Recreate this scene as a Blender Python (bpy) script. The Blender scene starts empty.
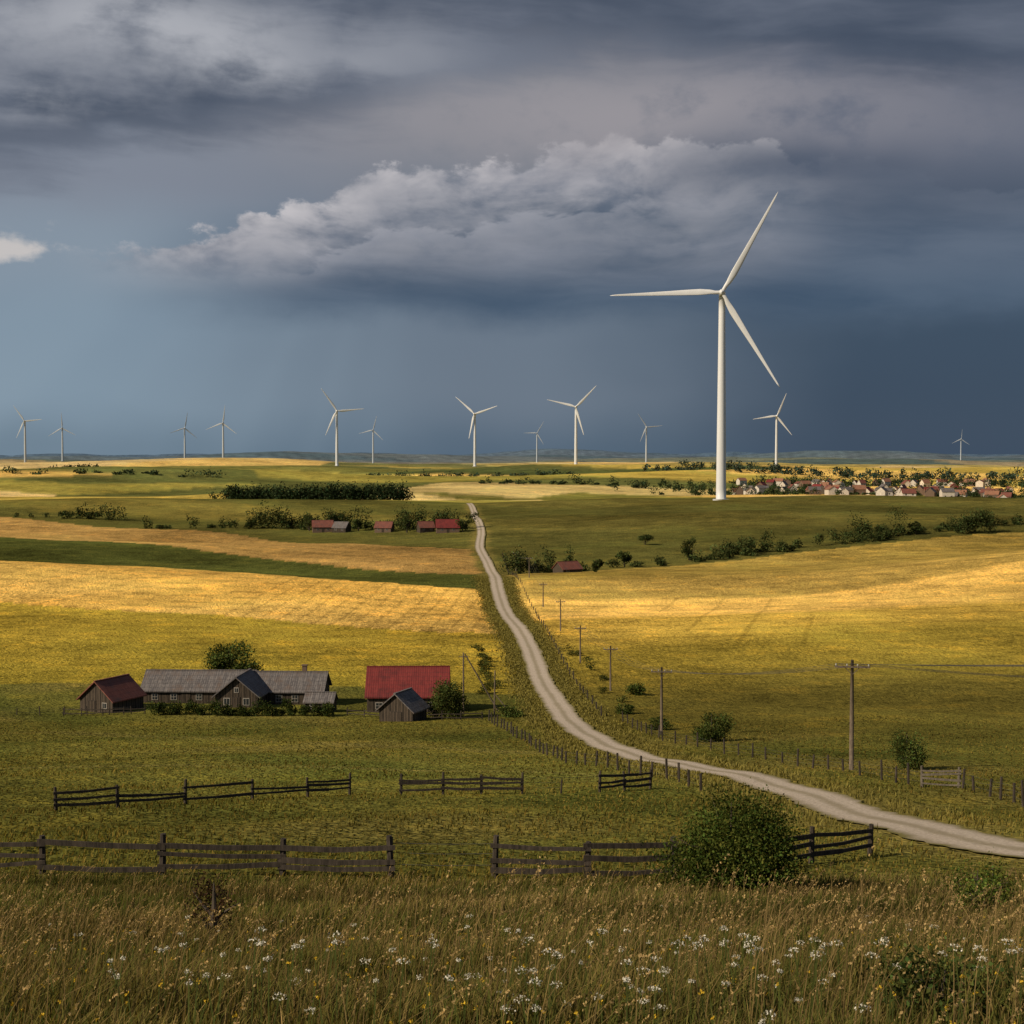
import bpy, math, random
import numpy as np
from mathutils import Vector, Matrix
random.seed(7); rng=np.random.default_rng(7)
sc=bpy.context.scene
R=math.radians
EYE=1.7
# ------------------------------------------------------------------ terrain
PY=[-2000,-400,-60,-15,0,5,10,20,30,42,60,85,110,150,200,225,260,330,400,450,550,650,800,1000,1400,2200,3200,4500,7000,10000,14000,20000,30000]
PD=[-6,-1,.4,1.2,1.7,2.05,3.6,6.6,9.3,12.4,16,20.9,25.6,31.5,36.6,38.2,39.5,41.5,42,41,41,40.5,38,33.8,32,31,29,28,25,20,-2,-30,-60]
_t=np.arange(-8.5,11,0.01)
def _f(y): return np.sign(y)*np.log1p(np.abs(y)/4.0)
_d=np.interp(_t,_f(np.array(PY,float)),PD)
_k=np.exp(-0.5*(np.arange(-30,31)/9.0)**2); _k/=_k.sum()
_d=np.convolve(np.pad(_d,30,mode='edge'),_k,'valid')
BUMPS=[(235,480,110,60,13),(120,530,60,38,-4),(-205,450,120,50,8),(-90,525,60,30,-4),(110,330,70,40,3.0),(60,400,50,30,-1.5),(-60,120,60,30,0.8),(60,110,30,30,.8),(265,720,160,70,8),(-280,650,130,55,9),(-160,715,60,30,-3),(-40,600,90,60,-2),(-330,1000,200,90,9),(120,800,110,60,5),(-120,320,60,35,1.5),(420,950,150,60,8),
 (500,1280,200,80,-3),(-500,1700,400,160,18),(150,1850,250,150,8),(700,2300,500,200,18),(-900,3000,700,250,24),(300,3300,800,220,16),(-400,2500,420,140,12),(-1500,4300,1200,300,22),(1300,4800,900,300,28),(0,5600,1500,350,24),(2200,3600,700,250,22),(-3000,9000,2200,700,45),(2500,10500,2600,800,55),(-200,12500,1800,700,40)]
WAV=[]
r2=random.Random(3)
for wl,a0 in ((3200,1.0),(2100,.8),(900,.75),(420,.5),(230,.30),(120,.18),(45,.06),(17,.03)):
    for k in range(2):
        th=r2.uniform(0,math.pi); WAV.append((2*math.pi/wl*math.cos(th),2*math.pi/wl*math.sin(th),r2.uniform(0,6.28),a0,wl))
def H(x,y):
    x=np.asarray(x,float); y=np.asarray(y,float)
    z=EYE-np.interp(_f(y),_t,_d)
    for (a,b,sx,sy,h) in BUMPS: z=z+h*np.exp(-((x-a)/sx)**2/2-((y-b)/sy)**2/2)
    r=np.sqrt(x*x+y*y)
    for (kx,ky,ph,a,wl) in WAV:
        if wl>1500: A=a*np.clip((r-1500)/1000,0,12)*1.8
        elif wl>100: A=a*np.clip((r-60)/400,0,3)
        else: A=a*np.clip((r-15)/40,0,1.5)
        z=z+A*np.sin(kx*x+ky*y+ph)
    return z
def h1(x,y): return float(H(x,y))
ROAD=[(55,-40),(40,0),(27,25),(21,40),(18.6,52),(18.3,61),(19.0,76),(19.3,97),(17.2,116),(13.4,136),(10.2,162),(8.1,192),(6.8,226),(5.2,253),(3.2,297),(.7,350),(-2.2,410),(-6.8,487),(-10.8,580),(-15.9,705),(-20.3,825),(-24,920),(-32,1010)]
rx=np.array([p[0] for p in ROAD],float); ry=np.array([p[1] for p in ROAD],float)
_ys=np.arange(-40,1010,1.0); _xs=np.interp(_ys,ry,rx); kk=np.exp(-0.5*(np.arange(-25,26)/7.0)**2); kk/=kk.sum()
_xs=np.convolve(np.pad(_xs,25,mode='edge'),kk,'valid')
_xs=_xs+1.2*np.sin(_ys/37)*np.clip((_ys-200)/200,0,1)
def roadx(y): return np.interp(y,_ys,_xs)

def mesh_np(name,V,F,col=None,mat=None,smooth=False):
    me=bpy.data.meshes.new(name); n=F.shape[1]
    me.vertices.add(len(V)); me.vertices.foreach_set('co',V.astype(np.float32).ravel())
    me.loops.add(F.size); me.loops.foreach_set('vertex_index',F.astype(np.int32).ravel())
    me.polygons.add(len(F)); me.polygons.foreach_set('loop_start',np.arange(0,F.size,n,dtype=np.int32))
    if smooth: me.polygons.foreach_set('use_smooth',np.ones(len(F),bool))
    me.update(calc_edges=True)
    if col is not None:
        a=me.attributes.new('Col','FLOAT_COLOR','POINT')
        c=np.ones((len(V),4),np.float32); c[:,:3]=col; a.data.foreach_set('color',c.ravel())
    if mat: me.materials.append(mat)
    ob=bpy.data.objects.new(name,me); sc.collection.objects.link(ob); return ob

# ------------------------------------------------------------------ node helpers
class NT:
    def __init__(s,nt): s.nt=nt
    def new(s,t,**k):
        n=s.nt.nodes.new(t)
        for a,b in k.items(): setattr(n,a,b)
        return n
    def put(s,inp,v):
        if isinstance(v,E): s.nt.links.new(v.o,inp)
        elif isinstance(v,bpy.types.NodeSocket): s.nt.links.new(v,inp)
        else: inp.default_value=v
    def m(s,op,a,b=0.0,c=None):
        n=s.new('ShaderNodeMath',operation=op); s.put(n.inputs[0],a); s.put(n.inputs[1],b)
        if c is not None: s.put(n.inputs[2],c)
        return E(s,n.outputs[0])
    def ss(s,x,a,b):
        n=s.new('ShaderNodeMapRange',interpolation_type='SMOOTHSTEP'); s.put(n.inputs[0],x); s.put(n.inputs[1],a); s.put(n.inputs[2],b); return E(s,n.outputs[0])
    def noise(s,v,scale,detail=4,rough=.5,dist=0.0,lac=2.0):
        n=s.new('ShaderNodeTexNoise'); s.put(n.inputs['Vector'],v); n.inputs['Scale'].default_value=scale; n.inputs['Detail'].default_value=detail
        n.inputs['Roughness'].default_value=rough; n.inputs['Distortion'].default_value=dist; n.inputs['Lacunarity'].default_value=lac
        return E(s,n.outputs['Fac'])
    def noisec(s,v,scale,detail=4,rough=.5):
        n=s.new('ShaderNodeTexNoise'); s.put(n.inputs['Vector'],v); n.inputs['Scale'].default_value=scale; n.inputs['Detail'].default_value=detail
        n.inputs['Roughness'].default_value=rough
        q=s.new('ShaderNodeSeparateColor'); s.nt.links.new(n.outputs['Color'],q.inputs[0]); return [E(s,q.outputs[i]) for i in range(3)]
    def comb(s,x,y,z):
        n=s.new('ShaderNodeCombineXYZ'); s.put(n.inputs[0],x); s.put(n.inputs[1],y); s.put(n.inputs[2],z); return E(s,n.outputs[0])
    def ramp(s,x,lo,hi,pts,vlo=0,vhi=1,interp='EASE'):
        t=(x-lo)*(1.0/(hi-lo)); n=s.new('ShaderNodeValToRGB'); cr=n.color_ramp; cr.interpolation=interp
        while len(cr.elements)<len(pts): cr.elements.new(.5)
        for e,(p,v) in zip(cr.elements,pts): e.position=(p-lo)/(hi-lo)
        for e,(p,v) in zip(cr.elements,pts):
            g=(v-vlo)/(vhi-vlo) if not isinstance(v,tuple) else None
            e.color=(g,g,g,1) if g is not None else (*v,1)
        s.put(n.inputs[0],t)
        if isinstance(pts[0][1],tuple): return E(s,n.outputs[0])
        return E(s,n.outputs[0])*(vhi-vlo)+vlo
    def mix(s,f,a,b,bt='MIX'):
        n=s.new('ShaderNodeMix',data_type='RGBA',blend_type=bt); n.clamp_factor=True
        s.put(n.inputs[0],f)
        for i,v in ((6,a),(7,b)):
            if isinstance(v,tuple): n.inputs[i].default_value=(*v,1)
            else: s.put(n.inputs[i],v)
        return E(s,n.outputs[2])
class E:
    def __init__(s,t,o): s.t=t; s.o=o
    def __add__(s,b): return s.t.m('ADD',s,b)
    __radd__=__add__
    def __sub__(s,b): return s.t.m('SUBTRACT',s,b)
    def __rsub__(s,b): return s.t.m('SUBTRACT',b,s)
    def __mul__(s,b): return s.t.m('MULTIPLY',s,b)
    __rmul__=__mul__
    def __truediv__(s,b): return s.t.m('DIVIDE',s,b)
def g2(t,a,e,a0,e0,sa,se):
    u=(a-a0)*(1/sa); v=(e-e0)*(1/se); return t.m('EXPONENT',(u*u+v*v)*-1.0)

# ------------------------------------------------------------------ world
SUN=Vector((-.78,-.40,.56)).normalized()
w=bpy.data.worlds.new('World'); sc.world=w; w.use_nodes=True; w.node_tree.nodes.clear(); t=NT(w.node_tree)
try:
    w.cycles.sampling_method='MANUAL'; w.cycles.sample_map_resolution=128
except Exception as ex: print(ex)
tc=t.new('ShaderNodeTexCoord'); sep=t.new('ShaderNodeSeparateXYZ'); w.node_tree.links.new(tc.outputs['Generated'],sep.inputs[0])
dx,dy,dz=[E(t,sep.outputs[i]) for i in range(3)]
az0=t.m('ARCTAN2',dx,dy)*57.2958; el0=t.m('ARCSINE',dz)*57.2958
n1,n2,n3=t.noisec(t.comb(az0*.1,el0*.16,dy*.5),1.1,3,.5)
az=az0+(n1-.5)*7.0; el=el0+(n2-.5)*2.6
streak=t.noise(t.comb(az*.045,el*.24+az*.01,dy*.3),1.7,6,.56)
bil=t.noise(t.comb(az0*.22,el0*.34,dy),1.5,7,.60)
bilf=t.noise(t.comb(az*.30+5.0,el*.75,dy+3.0),1.0,5,.58)
left=t.ramp(el,0,20,[(0,(.150,.215,.28)),(2.4,(.205,.28,.355)),(5,(.20,.27,.345)),(8,(.225,.28,.345)),(11,(.21,.235,.29)),(20,(.16,.18,.22))])
right=t.ramp(el,0,20,[(0,(.042,.068,.110)),(3,(.038,.064,.106)),(6,(.041,.068,.110)),(9,(.062,.084,.126)),(13,(.13,.145,.19)),(20,(.11,.125,.165))])
cen=t.ramp(el,0,20,[(0,(.085,.130,.185)),(3,(.135,.175,.23)),(5.5,(.135,.175,.23)),(9,(.125,.165,.22)),(13,(.215,.22,.25)),(20,(.15,.16,.195))])
c=t.mix(t.ss(az0+(n3-.5)*5,-17,-1),left,cen); c=t.mix(t.ss(az0+(n1-.5)*6,1,14),c,right)
c=t.mix(t.ss(t.noise(t.comb(t.m('ARCTAN2',az0+3.0,17.0-el0)*4.0,0.0,dy),1.5,1,.5),.35,.7)*t.ss(el0,8.5,4.0)*t.ss(az0,-2,-10)*.14,c,(.30,.39,.46))
# dark underside band
bandm=t.ss(el+(bil-.5)*1.2,4.8,6.6)*t.ss(el,10.4,7.6)*t.ss(az,-17,-6)
c=t.mix(bandm*.85,c,t.mix(t.ss(streak,.3,.7),(.036,.068,.120),(.082,.120,.178)))
# cumulus shelf layer
top=t.ramp(az0,-30,30,[(-30,7.0),(-16,7.8),(-12,9.3),(-8,10.2),(-5,11.9),(-2,11.6),(3.5,12.9),(7,12.4),(11,12.2),(20,10.4),(30,9.0)],0,16,'B_SPLINE')
d=top+(bil-.5)*4.8-el0
m=t.ss(d,0.0,.45)*t.ss(el0,6.0,8.6)
dp=t.m('MAXIMUM',d,0.0)
rim=t.m('EXPONENT',dp*-.45)*t.ss(bilf*.5+bil*.6,.38,.68)
fadeR=t.ss(az0+(n3-.5)*6,16,6); fadeL=t.ss(az0,-18,-12)
body=t.mix(t.ss(streak,.32,.68),(.075,.103,.150),(.18,.20,.25))
cu=t.mix(rim*fadeR*1.15,body,(.56,.535,.55))
c=t.mix(m*fadeL*t.m('MAXIMUM',fadeR,.3),c,cu)
d2=top-2.4+(bilf-.5)*4.0-el0
c=t.mix(t.ss(d2,0,.4)*t.ss(el0,6.5,8.5)*t.m('EXPONENT',t.m('MAXIMUM',d2,0.0)*-1.0)*t.ss(az0,-14,-9)*t.ss(az0,7,1)*.6,c,(.36,.365,.41))
mm=g2(t,az,el,4.5,13.6,10.5,1.8)
c=t.mix(mm*.85*t.ss(bil,.22,.52),c,(.315,.295,.315))
c=t.mix(g2(t,az,el,11.0,11.3,4.5,.8)*.75,c,(.065,.085,.128))
# upper dark stratus
low=t.ramp(az0,-30,30,[(-30,9.6),(-14,10.8),(-6,12.8),(-2,14.8),(5,15.8),(12,14.4),(20,12.6),(30,12)],0,20,'B_SPLINE')
u=el0-low+(streak-.5)*6.0+(bil-.5)*1.2
mu=t.ss(u,-.6,1.6)
dark=t.mix(t.ss(streak*.6+n3*.4,.36,.66),(.050,.068,.104),(.138,.158,.205))
c=t.mix(mu*.93,c,dark)
patch=g2(t,az,el,-14.0,16.2,8.0,1.7)+g2(t,az,el,-8.5,15.0,4.0,.9)*.5+g2(t,az,el,-19,13.4,3.5,.8)*.6
c=t.mix(patch*t.ss(streak*.6+bil*.5,.40,.68)*.9,c,(.42,.43,.465))
sm=t.ss(g2(t,az0,el0,-20.0,7.9,2.0,.55)+(bil-.5)*2.6+(bilf-.5)*.8,.42,.95)*t.ss(az0,-15.5,-17.5)*t.ss(el0,6.5,7.4)*t.ss(el0,10,8.8)
c=t.mix(sm*.7,c,(.66,.60,.56))
sky=t.new('ShaderNodeTexSky'); sky.sky_type='NISHITA'; sky.sun_disc=False
sky.sun_elevation=math.asin(SUN.z); sky.sun_rotation=math.atan2(SUN.x,SUN.y)%(2*math.pi)
bg1=t.new('ShaderNodeBackground'); bg1.inputs[1].default_value=.08; t.put(bg1.inputs[0],sky.outputs[0])
bg2=t.new('ShaderNodeBackground'); bg2.inputs[1].default_value=1.04; t.put(bg2.inputs[0],c)
brk=t.ss(t.m('ABSOLUTE',az0),60,110)*t.ss(n1,.40,.60)
mx=t.new('ShaderNodeMixShader'); t.put(mx.inputs[0],brk*.9+.03); t.put(mx.inputs[1],bg2.outputs[0]); t.put(mx.inputs[2],bg1.outputs[0])
wo=t.new('ShaderNodeOutputWorld'); t.put(wo.inputs[0],mx.outputs[0])

sd=bpy.data.lights.new('sun','SUN'); sd.energy=5.0; sd.angle=R(.6); sd.color=(1,.83,.60)
so=bpy.data.objects.new('sun',sd); so.rotation_euler=SUN.to_track_quat('Z','Y').to_euler(); so.location=(-50,-50,80); sc.collection.objects.link(so)

# ------------------------------------------------------------------ materials
def mat(name,build):
    m_=bpy.data.materials.new(name); m_.use_nodes=True; nt=m_.node_tree; nt.nodes.clear(); t=NT(nt)
    sh=build(t); o=t.new('ShaderNodeOutputMaterial'); nt.links.new(sh,o.inputs[0]); return m_
def pb(t,col,rough=.9,bump=None,bs=.5,bd=.1,spec=.2):
    n=t.new('ShaderNodeBsdfPrincipled')
    if isinstance(col,tuple): n.inputs['Base Color'].default_value=(*col,1)
    else: t.put(n.inputs['Base Color'],col)
    t.put(n.inputs['Roughness'],rough); n.inputs['Specular IOR Level'].default_value=spec
    if bump is not None:
        b=t.new('ShaderNodeBump'); b.inputs['Strength'].default_value=bs; b.inputs['Distance'].default_value=bd; t.put(b.inputs['Height'],bump); t.put(n.inputs['Normal'],b.outputs[0])
    return n.outputs[0]
def oc(t):
    return t.new('ShaderNodeTexCoord').outputs['Object']
def attr(t,n='Col'):
    a=t.new('ShaderNodeAttribute'); a.attribute_name=n; return a.outputs['Color']
def scl(t,v,s):
    n=t.new('ShaderNodeVectorMath',operation='MULTIPLY'); t.put(n.inputs[0],v); n.inputs[1].default_value=s; return n.outputs[0]
def gray(t,e): return t.comb(e,e,e)
def m_ground(t):
    o=oc(t); a=attr(t)
    nA=t.noise(o,.016,3,.6); nB=t.noise(o,.11,4,.65); nC=t.noise(o,.9,5,.74)
    k=t.m('ADD',(nA-.5)*1.5+(nB-.5)*1.3,(nC-.5)*2.7)+1.0
    k=t.m('MAXIMUM',k,.3)
    c=t.mix(1.0,a,gray(t,k),'MULTIPLY')
    c=t.mix(t.ss(nB+(nC-.5)*.6,.52,.72)*.4,c,t.mix(1.0,c,(1.5,1.15,.7),'MULTIPLY'))
    c=t.mix(t.ss(nA+(nC-.5)*.8,.52,.72)*.35,c,t.mix(1.0,c,(.65,.85,.7),'MULTIPLY'))
    d=t.new('ShaderNodeBsdfDiffuse'); t.put(d.inputs[0],c); b=t.new('ShaderNodeBump'); b.inputs['Strength'].default_value=.9; b.inputs['Distance'].default_value=.7; t.put(b.inputs['Height'],t.noise(o,1.3,2,.7)); t.put(d.inputs['Normal'],b.outputs[0])
    return d.outputs[0]
M_ground=mat('ground_crops',m_ground)
def m_leafy(tr=.35):
    def f(t):
        a=attr(t); d=t.new('ShaderNodeBsdfDiffuse'); t.put(d.inputs[0],a)
        e=t.new('ShaderNodeBsdfTranslucent'); t.put(e.inputs[0],t.mix(1.0,a,(1.2,1.15,.6),'MULTIPLY'))
        x=t.new('ShaderNodeMixShader'); x.inputs[0].default_value=tr; t.put(x.inputs[1],d.outputs[0]); t.put(x.inputs[2],e.outputs[0]); return x.outputs[0]
    return f
M_leaf=mat('foliage',m_leafy(.3)); M_grass=mat('grass_blades',m_leafy(.35)); M_petal=mat('petals',m_leafy(.2))
def m_farleaf(t):
    d=t.new('ShaderNodeBsdfDiffuse'); t.put(d.inputs[0],attr(t)); return d.outputs[0]
M_farleaf=mat('distant_foliage',m_farleaf)
def m_road(t):
    o=oc(t); n=t.noise(o,.5,4,.65); f=t.noise(o,6,4,.75); u=attr(t,'U')
    s=t.new('ShaderNodeSeparateColor'); t.put(s.inputs[0],u); U=E(t,s.outputs[0])
    tr=t.m('ABSOLUTE',t.m('ABSOLUTE',U)-.45)
    c=t.mix(t.ss(f,.3,.75),(.32,.265,.21),(.62,.54,.44))
    c=t.mix(t.ss(tr+(n-.5)*.4,.12,.42)*.65,c,(.22,.185,.11))
    c=t.mix(t.ss(t.m('ABSOLUTE',U)+(f-.5)*.5+(n-.5)*.6,.78,1.02),c,(.16,.14,.04))
    return pb(t,c,.95,f+n,.6,.06,.1)
M_road=mat('gravel_road',m_road)
def m_wood(base=(.065,.052,.042),dark=(.02,.017,.014)):
    def f(t):
        o=oc(t); n=t.noise(scl(t,o,(5,5,.7)),2.0,5,.7); f_=t.noise(o,1.3,3,.5)
        c=t.mix(t.ss(n,.3,.7),dark,base); c=t.mix(t.ss(f_,.5,.8)*.4,c,tuple(min(1,x*1.7) for x in base))
        return pb(t,c,.9,n,.5,.02)
    return f
M_wood=mat('weathered_wood',m_wood()); M_pole=mat('pole_wood',m_wood((.17,.135,.10),(.07,.055,.045))); M_gate=mat('pale_wood',m_wood((.15,.13,.105),(.07,.06,.05)))
def m_plank(t):
    o=oc(t); s=t.new('ShaderNodeSeparateXYZ'); t.put(s.inputs[0],o); q=(E(t,s.outputs[0])+E(t,s.outputs[1]))*4.5
    fr=t.m('FRACT',q); gap=t.ss(t.m('ABSOLUTE',fr-.5),.42,.48)
    pl=t.noise(t.comb(t.m('FLOOR',q),0.0,0.0),.77,0,.5); n=t.noise(scl(t,o,(6,6,.8)),1.5,5,.7)
    c=t.mix(t.ss(pl+(n-.5)*.8,.3,.7),(.025,.02,.016),(.085,.066,.05)); c=t.mix(gap*.8,c,(.012,.01,.008))
    return pb(t,c,.9,n-gap,.4,.03)
M_plank=mat('plank_wall',m_plank)
def m_roof(ca,cb,rust,per=3.0):
    def f(t):
        o=oc(t); s=t.new('ShaderNodeSeparateXYZ'); t.put(s.inputs[0],o)
        n=t.noise(o,.5,4,.6); f_=t.noise(o,3,5,.75); st=t.noise(scl(t,o,(3,.25,.3)),1.5,4,.6)
        q=t.m('FRACT',E(t,s.outputs[0])*per); rid=t.ss(t.m('ABSOLUTE',q-.5),.3,.5)
        rw=t.ss(t.m('ABSOLUTE',t.m('FRACT',E(t,s.outputs[2])*1.9)-.5),.38,.5)
        c=t.mix(t.ss(st+(f_-.5)*.9,.3,.75),ca,cb); c=t.mix(t.ss(n+(f_-.5)*.6,.50,.72)*.8,c,rust); c=t.mix(rw*.35+rid*.15,c,(.02,.015,.015))
        return pb(t,c,.75,rid*-1.0+f_*.5,.5,.04,.3)
    return f
M_roofred=mat('red_roof',m_roof((.13,.016,.016),(.20,.030,.026),(.08,.014,.014)))
M_roofgrey=mat('grey_shingle_roof',m_roof((.075,.07,.074),(.18,.165,.16),(.11,.08,.065)))
M_rooftile=mat('brown_tile_roof',m_roof((.14,.045,.032),(.22,.08,.058),(.09,.05,.045)))
M_roofclay=mat('clay_tile_roof',m_roof((.22,.10,.06),(.30,.15,.09),(.14,.08,.06)))
def m_plaster(t):
    o=oc(t); n=t.noise(o,1.2,4,.65); return pb(t,t.mix(t.ss(n,.3,.75),(.40,.36,.31),(.62,.58,.51)),.9)
M_plaster=mat('plaster',m_plaster)
M_brick=mat('reddish_wall',lambda t: pb(t,t.mix(t.noise(oc(t),2.5,4,.7),(.08,.055,.042),(.18,.125,.09)),.9))
M_glass=mat('window_glass',lambda t: pb(t,(.02,.025,.03),.15,spec=.5))
M_frame=mat('window_frame',lambda t: pb(t,t.mix(t.noise(oc(t),4,3,.5),(.2,.18,.16),(.34,.32,.29)),.6))
def turbp(a,b): return lambda t: pb(t,t.mix(t.noise(scl(t,oc(t),(1,1,.15)),.25,3,.6),a,b),.45,spec=.35)
M_turb=mat('turbine_paint',turbp((.52,.54,.57),(.64,.66,.68))); M_turb2=mat('hazed_turbine_paint',turbp((.34,.38,.42),(.44,.48,.52)))  # second paint is greyer for far turbines: distance haze put into the colour
M_wire=mat('wire',lambda t: pb(t,(.06,.06,.06),.6))
M_insul=mat('insulator',lambda t: pb(t,(.35,.35,.33),.3))
M_bark=mat('bark',m_wood((.10,.08,.06),(.03,.025,.02)))

# ------------------------------------------------------------------ terrain mesh
yy=np.exp(np.linspace(math.log(3),math.log(30000),5000)); ang=np.interp(_f(yy),_t,_d)/yy
arc=np.concatenate([[0],np.cumsum(np.abs(np.diff(ang))*1422*.50+np.diff(np.log(yy))*66)])
rows=np.interp(np.linspace(0,arc[-1],1020),arc,yy)
rows=np.concatenate([-np.exp(np.linspace(math.log(2000),math.log(1),40)),[0,1,2],rows])
s_in=np.linspace(-1,1,760); s_out=1+(np.linspace(0,1,45)[1:])**1.8*7
S=np.concatenate([-s_out[::-1],s_in,s_out])
Wd=np.where(rows>0,8+.43*rows,8+.8*np.abs(rows))
X=S[None,:]*Wd[:,None]; Y=np.repeat(rows[:,None],len(S),1)
xr=roadx(Y); L=X<xr; Rr=~L
def yb(x,pts,wig=0,wl=60,ph=0):
    p=np.array(pts,float); return np.interp(x,p[:,0],p[:,1])+wig*np.sin(x/wl*6.28+ph)
Z=H(X,Y)
col=np.zeros(X.shape+(3,))
def C(mask,c): col[mask]=c
def step(e0,e1,v):
    q=np.clip((v-e0)/(e1-e0),0,1); return (q*q*(3-2*q))
def B(mask,wt,c):
    k=(wt*mask)[...,None]; col[:]=col*(1-k)+np.array(c)*k
past=(.122,.118,.026); C(np.ones(X.shape,bool),past)
B(L&(Y<2000),step(90,60,Y)*.5,(.10,.102,.025)); B(L,step(110,190,Y+8*np.sin(X/9))*step(215,195,Y)*.5,(.17,.15,.030))
B(Y<300,step(.2,.9,np.sin(X/11+2*np.sin(Y/17))*np.sin(Y/13+1.5*np.sin(X/19)))*step(45,60,Y)*.5,(.20,.16,.045))
B(Y<300,step(.2,.9,np.sin(X/7+2*np.sin(Y/11)+2)*np.sin(Y/21+1.5*np.sin(X/15)))*step(45,60,Y)*.5,(.065,.085,.018))
# faint wheel tracks curving across the pasture
for (pc_,off) in (([(-90,176),(-60,180),(-35,172),(-18,160),(-4,152),(6,150)],0),([(-90,178.4),(-60,182.4),(-35,174.4),(-18,162.2),(-4,154),(6,152)],0),([(-60,118),(-30,128),(-5,122),(10,112)],0),([(20,210),(60,196),(130,190)],0)):
    yt=yb(X,pc_); B((X>pc_[0][0])&(X<pc_[-1][0]),np.exp(-((Y-yt)/.7)**2)*.5,(.22,.18,.06))
b_farm=yb(X,[(-200,258),(-60,246),(-20,242),(4,236)],1.5,40)
b_c0=yb(X,[(-300,405),(-137,380),(-60,352),(-4,329)],3,90); b_c1=yb(X,[(-300,555),(-178,508),(-80,458),(-6,430)],6,150)
b_d1=yb(X,[(-400,720),(-240,680),(-120,600),(-8,525)],8,200); b_e1=yb(X,[(-500,950),(-310,880),(-150,760),(-14,640)],9,220)
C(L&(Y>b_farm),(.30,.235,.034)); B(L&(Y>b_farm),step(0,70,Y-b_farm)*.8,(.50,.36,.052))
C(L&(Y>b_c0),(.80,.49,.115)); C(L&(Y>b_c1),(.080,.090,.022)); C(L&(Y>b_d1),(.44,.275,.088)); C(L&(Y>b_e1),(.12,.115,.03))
B(L&(Y>b_c0)&(Y<b_c1),step(.5,1.0,np.sin(X/55+Y/40))*.5,(.90,.60,.17)); B(L&(Y>b_c0)&(Y<b_c1),step(.4,1.0,np.sin(X/35-Y/25+1))*.5,(.58,.34,.07))  # light and dark wheat patches: sun and cloud dapple put into crop colour
B(L&(Y>b_farm)&(Y<b_c0),step(.3,1.0,np.sin(X/30+Y/22)*np.sin(Y/30-X/60))*.5,(.26,.22,.035))
b_r3=yb(X,[(-10,500),(60,548),(110,592),(230,660),(400,740)],3,150)
b_r2=yb(X,[(0,405),(60,410),(150,440),(260,480)],6,130)
RF=Rr&(Y<b_r3)
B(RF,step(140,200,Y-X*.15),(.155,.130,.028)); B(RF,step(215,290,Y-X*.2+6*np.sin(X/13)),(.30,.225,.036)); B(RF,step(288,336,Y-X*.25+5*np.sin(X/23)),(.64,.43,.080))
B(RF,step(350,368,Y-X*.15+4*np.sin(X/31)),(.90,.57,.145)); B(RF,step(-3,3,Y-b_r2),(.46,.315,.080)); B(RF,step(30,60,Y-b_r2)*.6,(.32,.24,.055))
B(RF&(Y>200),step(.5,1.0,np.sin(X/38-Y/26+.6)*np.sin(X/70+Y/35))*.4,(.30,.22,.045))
C(Rr&(Y>b_r3),(.105,.100,.027))  # dark olive field, cloud shadow carried by its colour
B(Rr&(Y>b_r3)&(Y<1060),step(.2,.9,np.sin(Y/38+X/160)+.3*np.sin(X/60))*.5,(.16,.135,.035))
B(L&(Y>b_e1)&(Y<1060),step(.2,.9,np.sin(Y/42+X/120)+.3*np.sin(X/50))*.6,(.26,.21,.05))
far=Y>1060; fx=X[far]; fy=Y[far]
r3=np.random.default_rng(33); ns=320
su=r3.uniform(-1.2,1.2,ns)/.13; sl=r3.uniform(math.log(1000),math.log(14000),ns)/.11
pal=np.array([(.84,.55,.16),(.84,.62,.26),(.24,.23,.055),(.60,.45,.10),(.78,.52,.15),(.14,.15,.045),(.72,.55,.22),(.42,.36,.08),(.09,.11,.035)])
pc=pal[r3.integers(0,len(pal),ns)]*r3.uniform(.75,1.05,(ns,1))
a_=(fx/np.maximum(fy,1))/.13; a_=a_+.25*np.sin(np.log(fy)/.11*.9); l_=np.log(fy)/.11+.22*a_+.35*np.sin(a_*1.9)
best=np.full(fx.shape,1e9); bi=np.zeros(fx.shape,int)
for i in range(ns):
    dd=(a_-su[i])**2*.55+(l_-(sl[i]+.22*su[i]))**2*1.6
    k=dd<best; best[k]=dd[k]; bi[k]=i
fc=pc[bi]
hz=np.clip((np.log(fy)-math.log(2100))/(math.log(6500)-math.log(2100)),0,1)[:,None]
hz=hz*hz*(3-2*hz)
fc=fc*(1-hz*.90)+np.array((.085,.125,.150))*hz*.90  # distance haze painted in: far ground colours fade to blue-grey
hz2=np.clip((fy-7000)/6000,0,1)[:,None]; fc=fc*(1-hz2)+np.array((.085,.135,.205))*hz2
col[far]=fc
fm=far.astype(float)[...,None]; cb=col.copy(); cb[1:-1,1:-1]=(col[1:-1,1:-1]*2+col[:-2,1:-1]+col[2:,1:-1]+col[1:-1,:-2]+col[1:-1,2:])/6; col=cb*fm+col*(1-fm)
wheat=((L&(Y>b_c0)&(Y<b_c1))|(Rr&(Y>350)&(Y<b_r3))|(L&(Y>b_d1)&(Y<b_e1)))&(np.abs(X-xr)>8)
wh=wheat.astype(float)
for _ in range(3):
    wh[1:-1,:]=(wh[:-2,:]+wh[1:-1,:]*2+wh[2:,:])/4; wh[:,2:-2]=(wh[:,:-4]+wh[:,1:-3]+wh[:,2:-2]+wh[:,3:-1]+wh[:,4:])/5
Z=Z+wh*.6
vd=np.abs(X-xr); vk=step(6.5,3.0,vd+.8*np.sin(Y/7)+.6*np.sin(Y/2.3))*(Y<1000)*(Y>10); B(np.ones(X.shape,bool),vk,(.19,.16,.045))
def tram(mask,coord,sp,wd,f):
    ph=np.mod(coord,sp); k=mask&(ph<wd); col[k]*=f
wob=1.5*np.sin(X/22+Y/70)
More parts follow.
